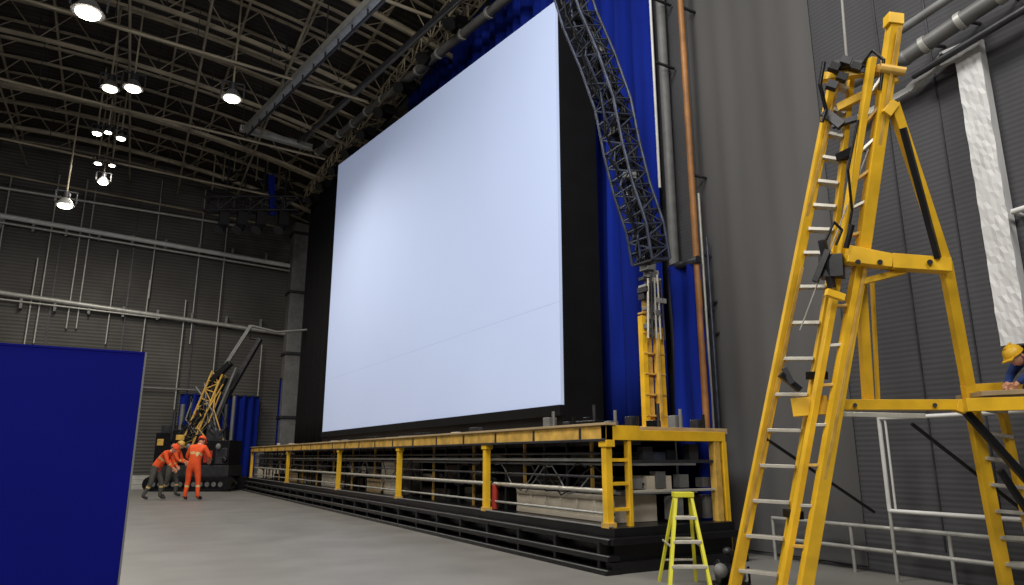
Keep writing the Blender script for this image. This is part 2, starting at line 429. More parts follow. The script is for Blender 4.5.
for k in range(14):
    ox, oy = rnd.uniform(-.2, .2), rnd.uniform(-.16, .16); m = rnd.choice(['blackm', 'steel_dk', 'steel_bl', 'blackm', 'steel_dk', 'blackm'])
    b.path([p+Vector((ox+rnd.uniform(-.07, .07), oy, rnd.uniform(-.04, .04))) for p in fine], rnd.uniform(.010, .02), m, 5)
for i in range(1, len(fine)):
    p = fine[i]+Vector((rnd.uniform(-.12, .12), rnd.uniform(-.1, .1), 0)); s_ = rnd.uniform(.03, .08)
    b.box2(tuple(p-Vector((s_, s_, s_))), tuple(p+Vector((s_, s_, s_*.8))), rnd.choice(['blackm', 'steel_dk', 'blackm', 'galv']))
b.tube(ap[-1], ap[-1]+Vector((0, 0, 2.0)), .03, 'steel_dk')
b.obj('lattice_cable_arm')

# pipes on the right wall
def vpipe(b, px, pyt, pyb, X, r, m, seg=12):
    p = onX(px, (max(pyt, 0)+pyb)/2, X)
    zt = onX(px, pyt, X).z; zb_ = onX(px, pyb, X).z
    b.tube((X, p.y, max(zb_, 0)), (X, p.y, zt), r, m, seg)
    for z in ((zt+zb_)/2, zt-1): b.box2((X+r*.5, p.y-.02, z), (XW-.035, p.y+.02, z+.03), 'steel_dk')
b = MB(); vpipe(b, 694, -60, 437, 7.36, .05, 'pipeor'); b.obj('orange_standpipe')
b = MB(); vpipe(b, 655, -60, 190, 7.2, .022, 'white'); b.obj('conduit_pole')
b = MB(); vpipe(b, 706, 190, 436, 7.5, .022, 'galv'); b.obj('conduit_pole')
b = MB(); vpipe(b, 713, 235, 436, 7.55, .02, 'steel_bl'); b.obj('conduit_pole')
b = MB(); vpipe(b, 672, -60, 436, 7.58, .08, 'grey'); b.obj('drain_pipe')
b = MB()
pa = onX(700, 250, 7.66).y; pb = onX(822, 150, 7.66).y; n = 60; vs = []; fs = []
for k in (0, 1):
    for i in range(n+1): vs.append((7.683+.008*sin(i*.55), pb+(pa-pb)*i/n, .05+12.7*k))
for i in range(n): fs.append((i, i+1, i+n+2, i+n+1))
b.add(vs, fs, 'drape', True); b.obj('wall_drape')
b = MB()
for px in (905, 960):
    p = onX(px, 250, 7.68); b.box2((7.688, p.y-.008, .3), (7.699, p.y+.008, 12.5), 'steel_dk')
b.obj('trim_1')
# foil-wrapped flat duct
b = MB()
p = onX(985, 180, 7.5)
zt = onX(968, 38, 7.5).z; zb_ = onX(1003, 345, 7.5).z
n = 40; rnd = random.Random(8); vs = []; fs = []
for i in range(n+1):
    z = zb_+(zt-zb_)*i/n
    for j in range(7):
        vs.append((7.55+.006*sin(j*2+i*1.3)+rnd.uniform(-.006, .006), p.y-.125+.25*j/6, z))
for i in range(n):
    for j in range(6): a = i*7+j; fs.append((a, a+1, a+8, a+7))
b.add(vs, fs, 'silver', False)
b.box2((7.565, p.y-.125, zb_), (7.68, p.y+.125, zt), 'silver')
p2 = onX(960, 45, 7.5); p3 = onX(905, 88, 7.5); p4 = onX(852, 118, 7.5)
b.beam(Vector((7.58, p.y-.13, zt-.08)), Vector((7.58, p2.y+.25, p2.z-.02)), .06, .16, 'silver')
b.beam(Vector((7.58, p2.y+.2, p2.z)), Vector((7.58, p3.y, p3.z)), .06, .09, 'silver'); b.beam(Vector((7.58, p3.y, p3.z)), Vector((7.58, p4.y, p4.z)), .05, .07, 'silver')
b.obj('insulated_duct')
b = MB()
q1 = onX(1060, -45, 7.3); q2 = onX(905, 58, 7.3); q3 = onX(850, 84, 7.3)
b.tube(q1, q2, .085, 'dull', 14); b.tube(q2, q3, .07, 'dull', 14); b.sphere(q2, (.09, .09, .09), 'dull')
b.tube(q1+Vector((.1, 0, -.25)), q2+Vector((.1, 0, -.2)), .04, 'steel_dk', 10)
b.tube(q1+Vector((0, 0, .3)), q2+Vector((0, 0, .35)), .05, 'grey', 10)
for s_ in (.1, .35, .6, .85): 
    c = q1.lerp(q2, s_); d = (q2-q1).normalized()*.03; b.tube(c-d, c+d, .1, 'galv', 14)
    b.tube(c, c+Vector((.39, 0, .1)), .02, 'steel_dk')
b.obj('ventilation_duct')
b = MB()
q = onX(1012, 212, 7.5)
b.tube(q, q+Vector((0, -1.2, .05)), .03, 'white'); b.tube(q, q+Vector((.19, 0, 0)), .02, 'white')
b.obj('wall_bracket')
b = MB()
for z, r in ((.50, .024), (.26, .024)):
    b.tube((7.5, 6.5, z), (7.5, 1.5, z), r, 'galv')
for y in (6.5, 5.4, 4.3, 3.2, 2.1): b.tube((7.5, y, 0), (7.5, y, .52), .02, 'galv')
b.obj('guard_rail')
b = MB()
fa = onX(879, 420, 7.3); fb = onX(1040, 400, 7.3)
zt_, zb_ = 1.66, .70
b.path([Vector((7.3, fa.y, zb_)), Vector((7.3, fa.y, zt_)), Vector((7.3, fb.y, zt_)), Vector((7.3, fb.y, 0.0))], .022, 'white')
b.tube((7.3, fa.y, 0), (7.3, fa.y, zb_), .018, 'galv')
b.tube((7.3, fa.y, zb_), (7.3, fb.y, zb_), .022, 'white')
b.tube((7.3, fa.y-.07, zb_), (7.3, fa.y-.07, zt_), .012, 'white')
b.obj('tubular_frame')

# ------------------------------------------------------------------ giant yellow ladder tower
b = MB()
def g(px, py): return onZ(px, py, 0.0)
fwd = Vector((sin(YAW), cos(YAW), 0)); rt = Vector((cos(YAW), -sin(YAW), 0))
def rail(p, q, w, h, m='yellow', w2=None): b.beam(p, q, w, h, m, up=fwd, w2=w2)
def along(pl, s_):
    if s_ < .55: return pl[0].lerp(pl[1], s_/.55)
    return pl[1].lerp(pl[2], (s_-.55)/.45)
AL = [g(733, 594), T(799, 258, 6.45), T(836, 70, 6.35)]
AR = [g(777, 600), T(833, 258, 6.35), T(851, 78, 6.3)]
BL = [g(779, 606), T(841, 256, 6.2), T(872, 58, 6.05)]
BR = [g(801, 610), T(862, 254, 6.15), T(895, 20, 6.0)]
for pl_, w, h, w2 in ((AL, .10, .07, .08), (AR, .045, .07, .045), (BL, .05, .09, .05), (BR, .105, .10, .10)):
    rail(pl_[0], pl_[1], w, h, 'yellow', w2); rail(pl_[1]-(pl_[2]-pl_[1]).normalized()*.05, pl_[2], w2, h)
for pl_ in (AL, BR):
    for i in (0, 1): b.beam(pl_[i]-fwd*.052+Vector((0, 0, .1)), pl_[i+1]-fwd*.052-Vector((0, 0, .1)), .03, .006, 'yellow2', up=fwd)
for i in range(17):
    s_ = (i+.7)/17.3
    p = along(AL, s_); q = along(AR, s_); d = (q-p).normalized()
    b.beam(p+d*.03, q-d*.02, .10, .03, 'alu', up=(0, 0, 1))
    b.beam(p+d*.02-Vector((0, 0, .03)), p+d*.1-Vector((0, 0, .0)), .02, .02, 'yellow')
for i in range(15):
    s_ = (i+.5)/16
    b.beam(along(BL, s_), along(BR, s_), .05, .025, 'yellow2' if i % 2 else 'alu')
for p in (AL[0], BR[0]): b.box2(tuple(p+Vector((-.07, -.06, 0))), tuple(p+Vector((.07, .06, .04))), 'blackm')
for s_ in (.14, .36, .8):
    p = along(AR, s_); q = along(BL, s_); b.beam(p-rt*.04, q+rt*.04, .08, .07, 'blackm')
# head
b.beam(T(822, 78, 6.3), T(880, 70, 6.1), .08, .07, 'yellow'); b.beam(T(838, 108, 6.3), T(898, 78, 6.0), .05, .07, 'yellow')
b.beam(T(886, 20, 6.0), T(901, 22, 6.0), .1, .1, 'yellow'); b.tube(T(880, 68, 6.0), T(905, 72, 5.95), .04, 'yellow2')
for i, (x, y) in enumerate(((834, 66), (846, 60), (856, 66), (866, 70), (842, 76), (832, 84))):
    b.beam(T(x-5, y, 6.15), T(x+5, y+3, 6.12), .07, .07, ['blackm', 'steel_dk', 'blackm', 'steel_bl'][i % 4])
b.beam(T(832, 66, 6.2), T(868, 66, 6.15), .1, .06, 'blackm')
b.beam(T(824, 112, 6.35), T(842, 126, 6.25), .06, .08, 'blackm'); b.beam(T(832, 126, 6.3), T(858, 118, 6.2), .05, .05, 'steel_dk')
b.tube(T(842, 0, 6.3), T(847, 62, 6.3), .012, 'galv')
b.path([T(824, 62, 6.2), T(820, 85, 6.2), T(826, 110, 6.2), T(822, 122, 6.2)], .018, 'blackm')
b.path([T(862, 64, 6.1), T(872, 50, 6.05), T(884, 60, 6.0), T(880, 90, 6.0)], .014, 'blackm')
b.path([T(858, 120, 6.1), T(848, 170, 6.1), T(852, 210, 6.1), T(846, 245, 6.1)], .012, 'blackm')
# rear legs
L0 = T(893, 104, 6.05); L2 = T(945, 262, 6.05); L3 = T(968, 385, 6.15); L4 = g(1010, 606)
for p, q, w in ((L0, L2, .08), (L2, L3, .09), (L3, L4, .1)): rail(p, q, w, .07)
b.beam(T(903, 128, 5.95), T(938, 258, 5.98), .045, .06, 'blackm')
b.beam(T(893, 104, 6.05), T(884, 116, 6.02), .10, .08, 'yellow')
# upper cross beam
b.beam(T(846, 255, 6.1), T(890, 262, 6.05), .12, .15, 'yellow', h2=.12); b.beam(T(890, 262, 6.05), T(948, 266, 6.02), .12, .13, 'yellow', h2=.12)
b.beam(T(862, 282, 6.1), T(905, 271, 6.05), .06, .05, 'yellow')
for x in (858, 880, 930): b.tube(T(x, 262, 5.94), T(x, 262, 6.0), .022, 'steel_dk', 12)
rail(T(860, 275, 6.2), T(868, 400, 6.25), .08, .07); rail(T(872, 280, 6.4), T(878, 400, 6.4), .025, .04, 'yellow')
b.beam(T(820, 268, 6.2), T(844, 266, 6.1), .14, .2, 'blackm'); b.beam(T(822, 240, 6.15), T(832, 288, 6.1), .06, .05, 'steel_dk')
b.tube(T(846, 248, 6), T(852, 225, 6), .025, 'blackm'); b.beam(T(815, 282, 6.1), T(828, 250, 6.1), .05, .05, 'blackm')
b.beam(T(826, 292, 6.0), T(844, 298, 6.0), .05, .06, 'yellow'); b.path([T(836, 245, 6), T(842, 230, 6), T(834, 222, 6), T(826, 240, 6)], .012, 'blackm')
# middle beam and platform
b.beam(T(792, 408, 6.3), T(828, 405, 6.2), .14, .16, 'yellow'); b.beam(T(828, 405, 6.2), T(962, 405, 6.15), .12, .09, 'yellow')
for x in (855, 935): b.tube(T(x, 405, 6.08), T(x, 405, 6.2), .018, 'steel_dk', 12)
b.beam(T(834, 414, 6.1), T(925, 416, 6.05), .03, .04, 'alu')
b.beam(T(955, 405, 6.15), T(975, 412, 6.1), .12, .1, 'yellow')
b.beam(T(968, 396, 6.15), T(1090, 390, 6.0), .5, .04, 'wood'); b.beam(T(965, 405, 5.95), T(1090, 402, 5.8), .08, .11, 'yellow')
b.beam(T(975, 388, 6.42), T(1090, 382, 6.25), .06, .07, 'yellow')
b.beam(T(780, 374, 6.25), T(800, 390, 6.2), .07, .05, 'blackm'); b.beam(T(784, 368, 6.25), T(792, 384, 6.2), .05, .05, 'steel_dk')
# struts
b.beam(T(966, 412, 6.0), T(1045, 500, 5.8), .05, .06, 'blackm'); b.beam(T(1000, 470, 5.9), T(1060, 560, 5.8), .04, .05, 'blackm')
b.tube(T(765, 438, 6.5), T(874, 512, 6.8), .016, 'blackm'); b.tube(T(912, 424, 6.2), T(1035, 520, 6.3), .018, 'blackm')
# right hand climbing ladder
RL0, RL1 = g(1046, 606), T(998, 392, 6.2)
rail(RL0, RL1, .05, .07, 'yellow')
for i in range(8):
    s_ = (i+.6)/8.4
    b.beam(L4.lerp(L3, s_), RL0.lerp(RL1, s_), .12, .03, 'alu')
b.tube(T(872, 140, 6.1), T(800, 330, 6.2), .007, 'galv', 5); b.tube(T(860, 300, 6.1), T(845, 360, 6.1), .008, 'blackm', 5)
b.obj('ladder_tower', .008)

# ------------------------------------------------------------------ small step ladder
b = MB()
c = g(690, 592)
def sl(x, y, z): return c+rt*x+fwd*y+Vector((0, 0, z))
ht = .88
for sx in (-1, 1):
    b.beam(sl(sx*.20, -.02, 0), sl(sx*.075+.05, .28, ht), .032, .06, 'hv_yellow', up=fwd)
    b.beam(sl(sx*.19+.02, .60, 0), sl(sx*.075+.05, .32, ht), .028, .045, 'hv_yellow', up=fwd)
    b.beam(sl(sx*.15+.01, .12, .4), sl(sx*.15+.01, .48, .42), .012, .02, 'alu')
for i in range(3):
    s_ = (i+1)/4
    a = sl(-.20, -.02, 0).lerp(sl(-.025, .28, ht), s_); d = sl(.20, -.02, 0).lerp(sl(.125, .28, ht), s_)
    b.beam(a, d, .085, .03, 'alu')
    a = sl(-.17, .6, 0).lerp(sl(-.025, .32, ht), s_); d = sl(.21, .6, 0).lerp(sl(.125, .32, ht), s_)
    b.beam(a, d, .03, .02, 'alu')
b.beam(sl(-.05, .3, ht), sl(.15, .3, ht), .14, .05, 'hv_yellow')
b.obj('step_ladder', .004)
# winch on the floor beside it
b = MB(); c = g(730, 588)
def wl(x, y, z): return c+rt*x+fwd*y+Vector((0, 0, z))
b.beam(wl(-.12, .05, .02), wl(.2, .05, .02), .3, .04, 'blackm')
b.tube(wl(-.08, .05, .13), wl(.1, .05, .13), .09, 'blackm', 16); b.tube(wl(-.1, .05, .14), wl(-.08, .05, .14), .12, 'steel_dk', 16)
b.tube(wl(.1, .05, .14), wl(.12, .05, .14), .12, 'steel_dk', 16); b.sphere(wl(-.1, -.07, .17), (.07, .07, .07), 'grey'); b.sphere(wl(.08, -.08, .12), (.06, .06, .06), 'dull')
b.tube(wl(.05, .1, .04), wl(.03, .1, .32), .03, 'blackm'); b.sphere(wl(.03, .1, .33), (.05, .05, .04), 'steel_dk')
b.path([wl(.12, 0, .1), wl(.18, -.05, .2), wl(.2, 0, .05), wl(.22, .1, .04)], .012, 'blackm')
b.obj('cable_winch', .004)

# ------------------------------------------------------------------ blue partition (left foreground)
b = MB(); e = T(145, 354, 5.0)
b.box2((-4.6, e.y, .0), (e.x, e.y+.05, e.z), 'navy')
b.box2((e.x, e.y-.004, .0), (e.x+.012, e.y+.055, e.z+.012), 'grey')
b.box2((-4.6, e.y-.004, e.z), (e.x, e.y+.055, e.z+.014), 'navy')
for x in (-4.2, -2.2, -.3):
    b.beam((x, e.y+.05, .03), (x, e.y+.75, .03), .05, .05, 'steel_dk'); b.beam((x, e.y+.07, 1.5), (x, e.y+.7, .05), .04, .04, 'steel_dk')
b.obj('blue_partition_panel')

# ------------------------------------------------------------------ drilling / lift machine
mo = onZ(204, 490.5, 0)
root = empty('crawler_drill_rig', (mo.x, mo.y, 0), -YAW)
k = (mo-CAM).dot(Vector((sin(YAW), cos(YAW), 0)))/F/.985   # metres per surveyed unit
def m_(px, py, d=0): return Vector(((px-204)*k, d, (490.5-py)*k))
b = MB()
for d in (-.9, .5):
    for i in range(11):
        x0, x1 = m_(166, 490).x, m_(228, 490).x; x = x0+(x1-x0)*i/10
        b.tube((x, d, .26), (x, d+.4, .26), .22, 'blackm', 12)
        b.tube((x, d-.03, .26), (x, d, .26), .09, 'dull', 10)
    b.box2((x0-.2, d-.02, .44), (x1+.2, d+.42, .54), 'blackm'); b.box2((x0-.2, d-.02, .0), (x1+.2, d+.42, .08), 'blackm')
    b.tube((x0-.15, d-.02, .27), (x0-.15, d+.42, .27), .27, 'blackm', 14); b.tube((x1+.15, d-.02, .27), (x1+.15, d+.42, .27), .27, 'blackm', 14)
b.obj('tracks', .01, root)
b = MB()
b.box2((m_(168, 0).x, -.7, .54), (m_(232, 0).x, .7, .95), 'steel_dk')
b.box2((m_(204, 0).x, -.6, .95), (m_(230, 0).x, .7, 1.9), 'blackm'); b.box2((m_(207, 0).x, -.64, 1.05), (m_(215, 0).x, -.6, 1.5), 'red')
b.box2((m_(218, 0).x, -.64, 1.0), (m_(229, 0).x, -.6, 1.6), 'steel_dk'); b.box2((m_(206, 0).x, -.5, 1.9), (m_(222, 0).x, .5, 2.3), 'steel_dk')
b.box2((m_(155, 0).x, -.2, .1), (m_(170, 0).x, .6, 2.2), 'blackm'); b.box2((m_(157, 0).x, -.23, 1.7), (m_(163, 0).x, -.2, 1.95), 'yellow2')
b.box2((m_(158, 0).x, -.1, 2.2), (m_(180, 0).x, .5, 2.5), 'steel_dk')
b.box2((m_(174, 0).x, -.5, .95), (m_(200, 0).x, .6, 2.3), 'blackm'); b.box2((m_(178, 0).x, -.54, 1.9), (m_(186, 0).x, -.5, 2.1), 'yellow2')
for i in range(9): b.tube(m_(172+i*7, 445, -.3), m_(172+i*7, 418-(i % 3)*8, -.3), .07+.02*(i % 2), ['steel_dk', 'dull', 'blackm', 'orange', 'steel_dk', 'grey', 'blackm'][i % 7], 10)
for i in range(9): b.sphere(m_(172+i*7, 462-(i % 2)*12, -.72), (.11, .08, .12), ['dull', 'grey', 'blackm'][i % 3], seg=10, rings=6)
b.obj('chassis', .02, root)
b = MB()
b.truss(m_(188, 450, -.3), m_(211, 380, -.3), .42, .36, 8, .045, 'yellow2', .025, up=(0, 1, 0))
b.beam(m_(184, 450, -.1), m_(209, 378, -.1), .5, .3, 'blackm', h2=.2); b.beam(m_(192, 448, -.2), m_(216, 384, -.2), .3, .2, 'steel_dk')
b.beam(m_(198, 440, 0), m_(246, 345, 0), .24, .26, 'steel_dk', h2=.12); b.beam(m_(205, 452, -.3), m_(222, 395, -.3), .22, .2, 'steel_dk'); b.beam(m_(212, 425, -.4), m_(228, 375, -.4), .08, .08, 'dull')
b.beam(m_(212, 380, -.3), m_(236, 332, -.1), .12, .14, 'dull'); b.beam(m_(206, 388, -.4), m_(222, 370, -.4), .3, .2, 'blackm')
b.path([m_(236, 332, -.1), m_(262, 338, 0), m_(302, 334, .2)], .05, 'dull'); b.path([m_(232, 330, -.1), m_(236, 345, 0), m_(246, 345, 0)], .04, 'blackm')
rnd = random.Random(9)
for i in range(26):
    a = m_(172+rnd.random()*54, 445, -.45); c = m_(186+rnd.random()*34, 385+rnd.random()*36, -.4); mid = (a+c)/2+Vector((rnd.uniform(-.5, .5), -.1, rnd.uniform(-.3, .2)))
    b.path([a, mid, c], .03, rnd.choice(['blackm', 'blackm', 'blackm', 'steel_dk', 'grey', 'steel_dk', 'yellow2']), 6)
b.obj('boom', .01, root)
b = MB(); p = onZ(266, 487, 0)
b.box2((p.x-.5, p.y-.3, 0), (p.x+.5, p.y+.3, 1.5), 'grey'); b.box2((p.x-.45, p.y-.34, .9), (p.x+.45, p.y-.3, 1.4), 'steel_dk')
b.box2((p.x-.45, p.y-.33, .1), (p.x-.02, p.y-.3, .8), 'tan'); b.box2((p.x+.02, p.y-.33, .1), (p.x+.45, p.y-.3, .8), 'tan')
b.box2((p.x-.55, p.y-.35, 1.5), (p.x+.55, p.y+.35, 1.56), 'grey')
b.obj('control_cabinet', .02)
b = MB(); p = onZ(142, 489, 0)
for i in range(3): b.box2((p.x-.7, p.y+.1*i, .18*i), (p.x+.5, p.y+.6, .18*i+.17), 'galv')
b.obj('loading_step')

# ------------------------------------------------------------------ high bay lamps
def lamp(px, py, z, r, power):
    p = onZ(px, py, z); b = MB()
    n = 18
    b.tube(p+Vector((0, 0, -.02)), p+Vector((0, 0, r*.9)), r*1.15, 'dull', n, r2=r*.5); b.tube(p+Vector((0, 0, r*.9)), p+Vector((0, 0, r*1.8)), r*.45, 'steel_dk', n)
    b.sphere(p+Vector((0, 0, -.03)), (r*.85, r*.85, r*.35), 'lamp')
    b.beam(p+Vector((-r*1.2, 0, r*.3)), p+Vector((-r*1.2, 0, r*1.9)), .04, .04, 'steel_dk'); b.beam(p+Vector((r*1.2, 0, r*.3)), p+Vector((r*1.2, 0, r*1.9)), .04, .04, 'steel_dk')
    b.beam(p+Vector((-r*1.25, 0, r*1.9)), p+Vector((r*1.25, 0, r*1.9)), .04, .04, 'steel_dk')
    b.tube(p+Vector((0, 0, r*1.8)), Vector((p.x, p.y, zc(p.x)-.02)), .03, 'steel', 6)
    b.obj('high_bay_lamp')
    l = bpy.data.lights.new('lamp_light', 'SPOT'); l.energy = power; l.shadow_soft_size = r; l.color = (1, .93, .82)
    l.spot_size = radians(165); l.spot_blend = .6
    o = bpy.data.objects.new('lamp_light', l); o.location = p-Vector((0, 0, r*.6+.1)); sc.collection.objects.link(o)
for a in ((88, 12, 11.0, .30, 800), (110, 88, 12, .23, 600), (133, 88, 12, .25, 600), (232, 98, 11.2, .25, 700), (65, 205, 10, .27, 600),
          (97, 133, 12.3, .16, 200), (108, 132, 12.5, .13, 100), (121, 138, 12.3, .16, 200), (98, 163, 12, .14, 150), (112, 165, 12.1, .12, 100), (103, 182, 11.5, .2, 400)):
    lamp(*a)

# ------------------------------------------------------------------ overhead catwalk beams, ducts over the screen
b = MB()
p, q = T(246, 130, 26), T(385, -12, 15.5)
b.beam(p, q, .22, .20, 'galv'); b.beam(p+Vector((0, 0, -.3)), q+Vector((0, 0, -.3)), .05, .07, 'steel_dk')
for i in range(14):
    c = p.lerp(q, i/13); b.tube(c, c+Vector((0, 0, -.3)), .025, 'steel_dk', 5)
    if i % 4 == 1: b.tube(c, Vector((c.x, c.y, zc(c.x)-.02)), .02, 'steel_dk', 5)
b.beam(T(240, 128, 26), T(312, 148, 27), .2, .22, 'galv')
b.obj('lighting_gantry')
b = MB()
p, q = T(318, 152, 27.5), T(520, -12, 15.5)
b.tube(p, q, .12, 'dull', 16); b.tube(p+Vector((-.6, 0, .3)), q+Vector((-.6, 0, .3)), .06, 'dull', 10)
b.tube(p+Vector((-.9, 0, .1)), q+Vector((-.9, 0, .0)), .05, 'steel_dk', 10)
for i in range(12):
    c = p.lerp(q, i/11); d = (q-p).normalized()*.04; b.tube(c-d, c+d, .15, 'galv', 16)
    if i % 4 == 1: b.tube(c, Vector((c.x, c.y, zc(c.x)-.02)), .025, 'steel_dk', 5)
b.obj('air_duct')
b = MB()
b.truss((6.6, 8, 12.3), (6.6, 29.5, 12.3), .5, .5, 34, .03, 'steel', .02)
for i in range(12):
    y = 9+i*1.75; b.box2((6.45, y-.15, 11.7), (6.75, y+.25, 12.0), 'blackm'); b.tube((6.45, y, 11.85), (6.2, y-.2, 11.6), .12, 'blackm', 12, r2=.17); b.tube((6.6, y, 12.5), (6.6, y, zc(6.6)-.02), .02, 'steel_dk', 5)
b.obj('lighting_truss')
b = MB()
b.truss(T(205, 205, 30), T(300, 205, 30), .5, .6, 6, .04, 'steel_dk', .025)
for px in (225, 243, 262, 284):
    c = T(px, 210, 30); b.beam(c, c+Vector((0, 0, -.7)), .4, .4, 'blackm'); b.tube(c+Vector((0, 0, -.7)), c+Vector((-.2, -.2, -1.0)), .16, 'steel_dk', 12, r2=.22)
    b.tube(c, Vector((c.x, c.y, zc(c.x)-.05)), .04, 'steel_dk', 6)
b.beam(T(271, 175, 30), T(273, 215, 30), .25, .25, 'curtain')
for i in range(9):
    c = T(212+i*11, 190-(i % 3)*9, 30.5); b.tube(c, Vector((c.x, c.y, zc(c.x)-.05)), .03, 'steel', 5)
    b.tube(c, c+Vector((.9, .3, .25)), .05, 'steel_dk', 6)
b.obj('rigging_truss')

# ------------------------------------------------------------------ people
STD = dict(pelvis=(0,0,.95), spine=(0,.0,1.13), chest=(0,0,1.33), neck=(0,0,1.49), head=(0,-.02,1.62),
  shL=(-.18,0,1.42), elL=(-.24,0,1.14), wrL=(-.25,-.05,.89), shR=(.18,0,1.42), elR=(.24,0,1.14), wrR=(.25,-.05,.89),
  hipL=(-.1,0,.88), knL=(-.11,0,.49), anL=(-.12,.02,.10), toL=(-.13,-.15,.05), hipR=(.1,0,.88), knR=(.11,0,.49), anR=(.12,.02,.10), toR=(.13,-.15,.05))
RAD = dict(pelvis=.145, spine=.135, chest=.16, neck=.062, headb=.055, shL=.08, shR=.08, elL=.052, elR=.052, wrL=.036, wrR=.036,
  hipL=.105, hipR=.105, knL=.07, knR=.07, anL=.052, anR=.052, toL=.042, toR=.042)
def human(name, loc, rotz, s, pose, top, bot, hat, face=(0, -1, 0), hup=(0, 0, 1), tape=True):
    J = {k_: Vector(v) for k_, v in STD.items()}
    for k_, v in pose.items(): J[k_] = Vector(v)
    J['headb'] = J['neck'].lerp(J['head'], .6)
    root = empty(name, loc, rotz, s)
    E = [('pelvis','spine',top),('spine','chest',top),('chest','neck',top),('neck','headb','skin')]
    for c in 'LR':
        E += [('chest','sh'+c,top),('sh'+c,'el'+c,top),('el'+c,'wr'+c,top),('pelvis','hip'+c,bot),('hip'+c,'kn'+c,bot),('kn'+c,'an'+c,bot),('an'+c,'to'+c,'boot')]
    names = list(RAD); me = bpy.data.meshes.new('sk'); me.from_pydata([J[n_] for n_ in names], [(names.index(a), names.index(c)) for a, c, _ in E], [])
    o = bpy.data.objects.new('sk', me); sc.collection.objects.link(o)
    sk = o.modifiers.new('s', 'SKIN'); sk.use_smooth_shade = True
    for i, n_ in enumerate(names):
        v = me.skin_vertices[0].data[i]; r = RAD[n_]; v.radius = (r, r); v.use_root = (n_ == 'pelvis')
    su = o.modifiers.new('u', 'SUBSURF'); su.levels = 2; su.render_levels = 2
    dg = bpy.context.evaluated_depsgraph_get(); dg.update()
    bm_ = bpy.data.meshes.new_from_object(o.evaluated_get(dg)); bpy.data.objects.remove(o)
    bm_.materials.clear(); ml = []
    for _, _, mm in E:
        if mm not in ml: ml.append(mm); bm_.materials.append(M[mm])
    if tape: ml.append('reflect'); bm_.materials.append(M['reflect'])
    for p in bm_.polygons:
        best = 1e9; bi = 0
        for a, c, mm in E:
            A = J[a]; B = J[c]; d = B-A; t = max(0, min(1, (p.center-A).dot(d)/d.length_squared))
            rr = RAD[a]*(1-t)+RAD[c]*t; dist = (p.center-A-d*t).length/rr
            if dist < best:
                best = dist; bi = ml.index(mm)
                if tape and ((a[:2] == 'kn' and .22 < t < .34) or (a == 'spine' and .4 < t < .6) or (a[:2] == 'el' and .3 < t < .45)): bi = ml.index('reflect')
        p.material_index = bi; p.use_smooth = True
    bo = bpy.data.objects.new('body', bm_); sc.collection.objects.link(bo); bo.parent = root
    # head frame
    f = Vector(face).normalized(); u = Vector(hup); r_ = f.cross(u).normalized(); u = r_.cross(f).normalized()
    R = Matrix((r_, -f, u)).transposed()     # local -y = face direction
    h = J['head']; b = MB()
    def hd(v):
        v = v.copy()
        if v.z < 0: v.x *= 1-.28*(-v.z); v.y *= 1-.12*(-v.z); v.y -= .12*(-v.z)
        return v
    b.sphere(h, (.077, .096, .118), 'skin', R, 20, 14, hd)
    def at(x, y, z): return h+R @ Vector((x, y, z))
    b.sphere(at(0, -.098, -.018), (.013, .02, .026), 'skin', R, 8, 6); b.sphere(at(0, -.09, -.062), (.026, .012, .007), 'lip', R, 8, 6)
    for sx in (-1, 1):
        b.sphere(at(sx*.031, -.083, .006), (.013, .01, .009), 'white', R, 8, 6); b.sphere(at(sx*.031, -.091, .006), (.006, .004, .006), 'eye', R, 8, 6)
        b.sphere(at(sx*.079, .008, -.01), (.01, .02, .032), 'skin', R, 8, 6); b.sphere(at(sx*.031, -.088, .028), (.018, .008, .005), 'hair', R, 8, 6)
    b.sphere(at(0, .014, .016), (.082, .094, .115), 'hair', R, 18, 10, lambda v: Vector((v.x, max(v.y, -.3), max(v.z, -.35))))
    b.obj('head', 0, root)
    b = MB()
    b.sphere(at(0, .004, .038), (.105, .125, .11), hat, R, 20, 8, None, 0.0)
    b.tube(at(0, 0, .032), at(0, 0, .042), .118, hat, 20); b.beam(at(0, -.1, .037), at(0, -.165, .03), .13, .012, hat, up=tuple(u))
    b.beam(at(0, -.06, .142), at(0, .08, .142), .03, .016, hat, up=tuple(u))
    b.obj('hard_hat', 0, root)
    # hands
    b = MB()
    for c in 'LR':
        w = J['wr'+c]; d = (w-J['el'+c]).normalized(); sd = d.cross(Vector((0, 1, 0))).normalized() if abs(d.y) < .9 else Vector((1, 0, 0)); nr = sd.cross(d).normalized()
        if c == 'R': sd = -sd
        b.tube(w-d*.03, w+d*.03, .03, 'skin', 10, r2=.03)
        b.beam(w+d*.015, w+d*.095, .034, .075, 'skin', up=tuple(sd), w2=.026, h2=.085); b.sphere(w+d*.09, (.03, .03, .03), 'skin', seg=10, rings=6)
        for i, ln in enumerate((.070, .080, .074, .056)):
            a = w+d*.09+sd*(.031-.0205*i); k1 = a+d*ln*.5-nr*.008; k2 = k1+(d*.8-nr*.6)*ln*.32; k3 = k2+(d*.4-nr*.9)*ln*.25
            b.tube(a, k1, .0095, 'skin', 8, r2=.009); b.tube(k1, k2, .009, 'skin', 8, r2=.008); b.tube(k2, k3, .008, 'skin', 8, r2=.006)
            b.sphere(k1, (.009,)*3, 'skin', seg=8, rings=5); b.sphere(k2, (.008,)*3, 'skin', seg=8, rings=5); b.sphere(k3, (.006,)*3, 'skin', seg=8, rings=5)
        a = w+d*.03+sd*.035; k1 = a+(d*.6+sd*.7-nr*.3)*.035; k2 = k1+(d*.9+sd*.2-nr*.4)*.032
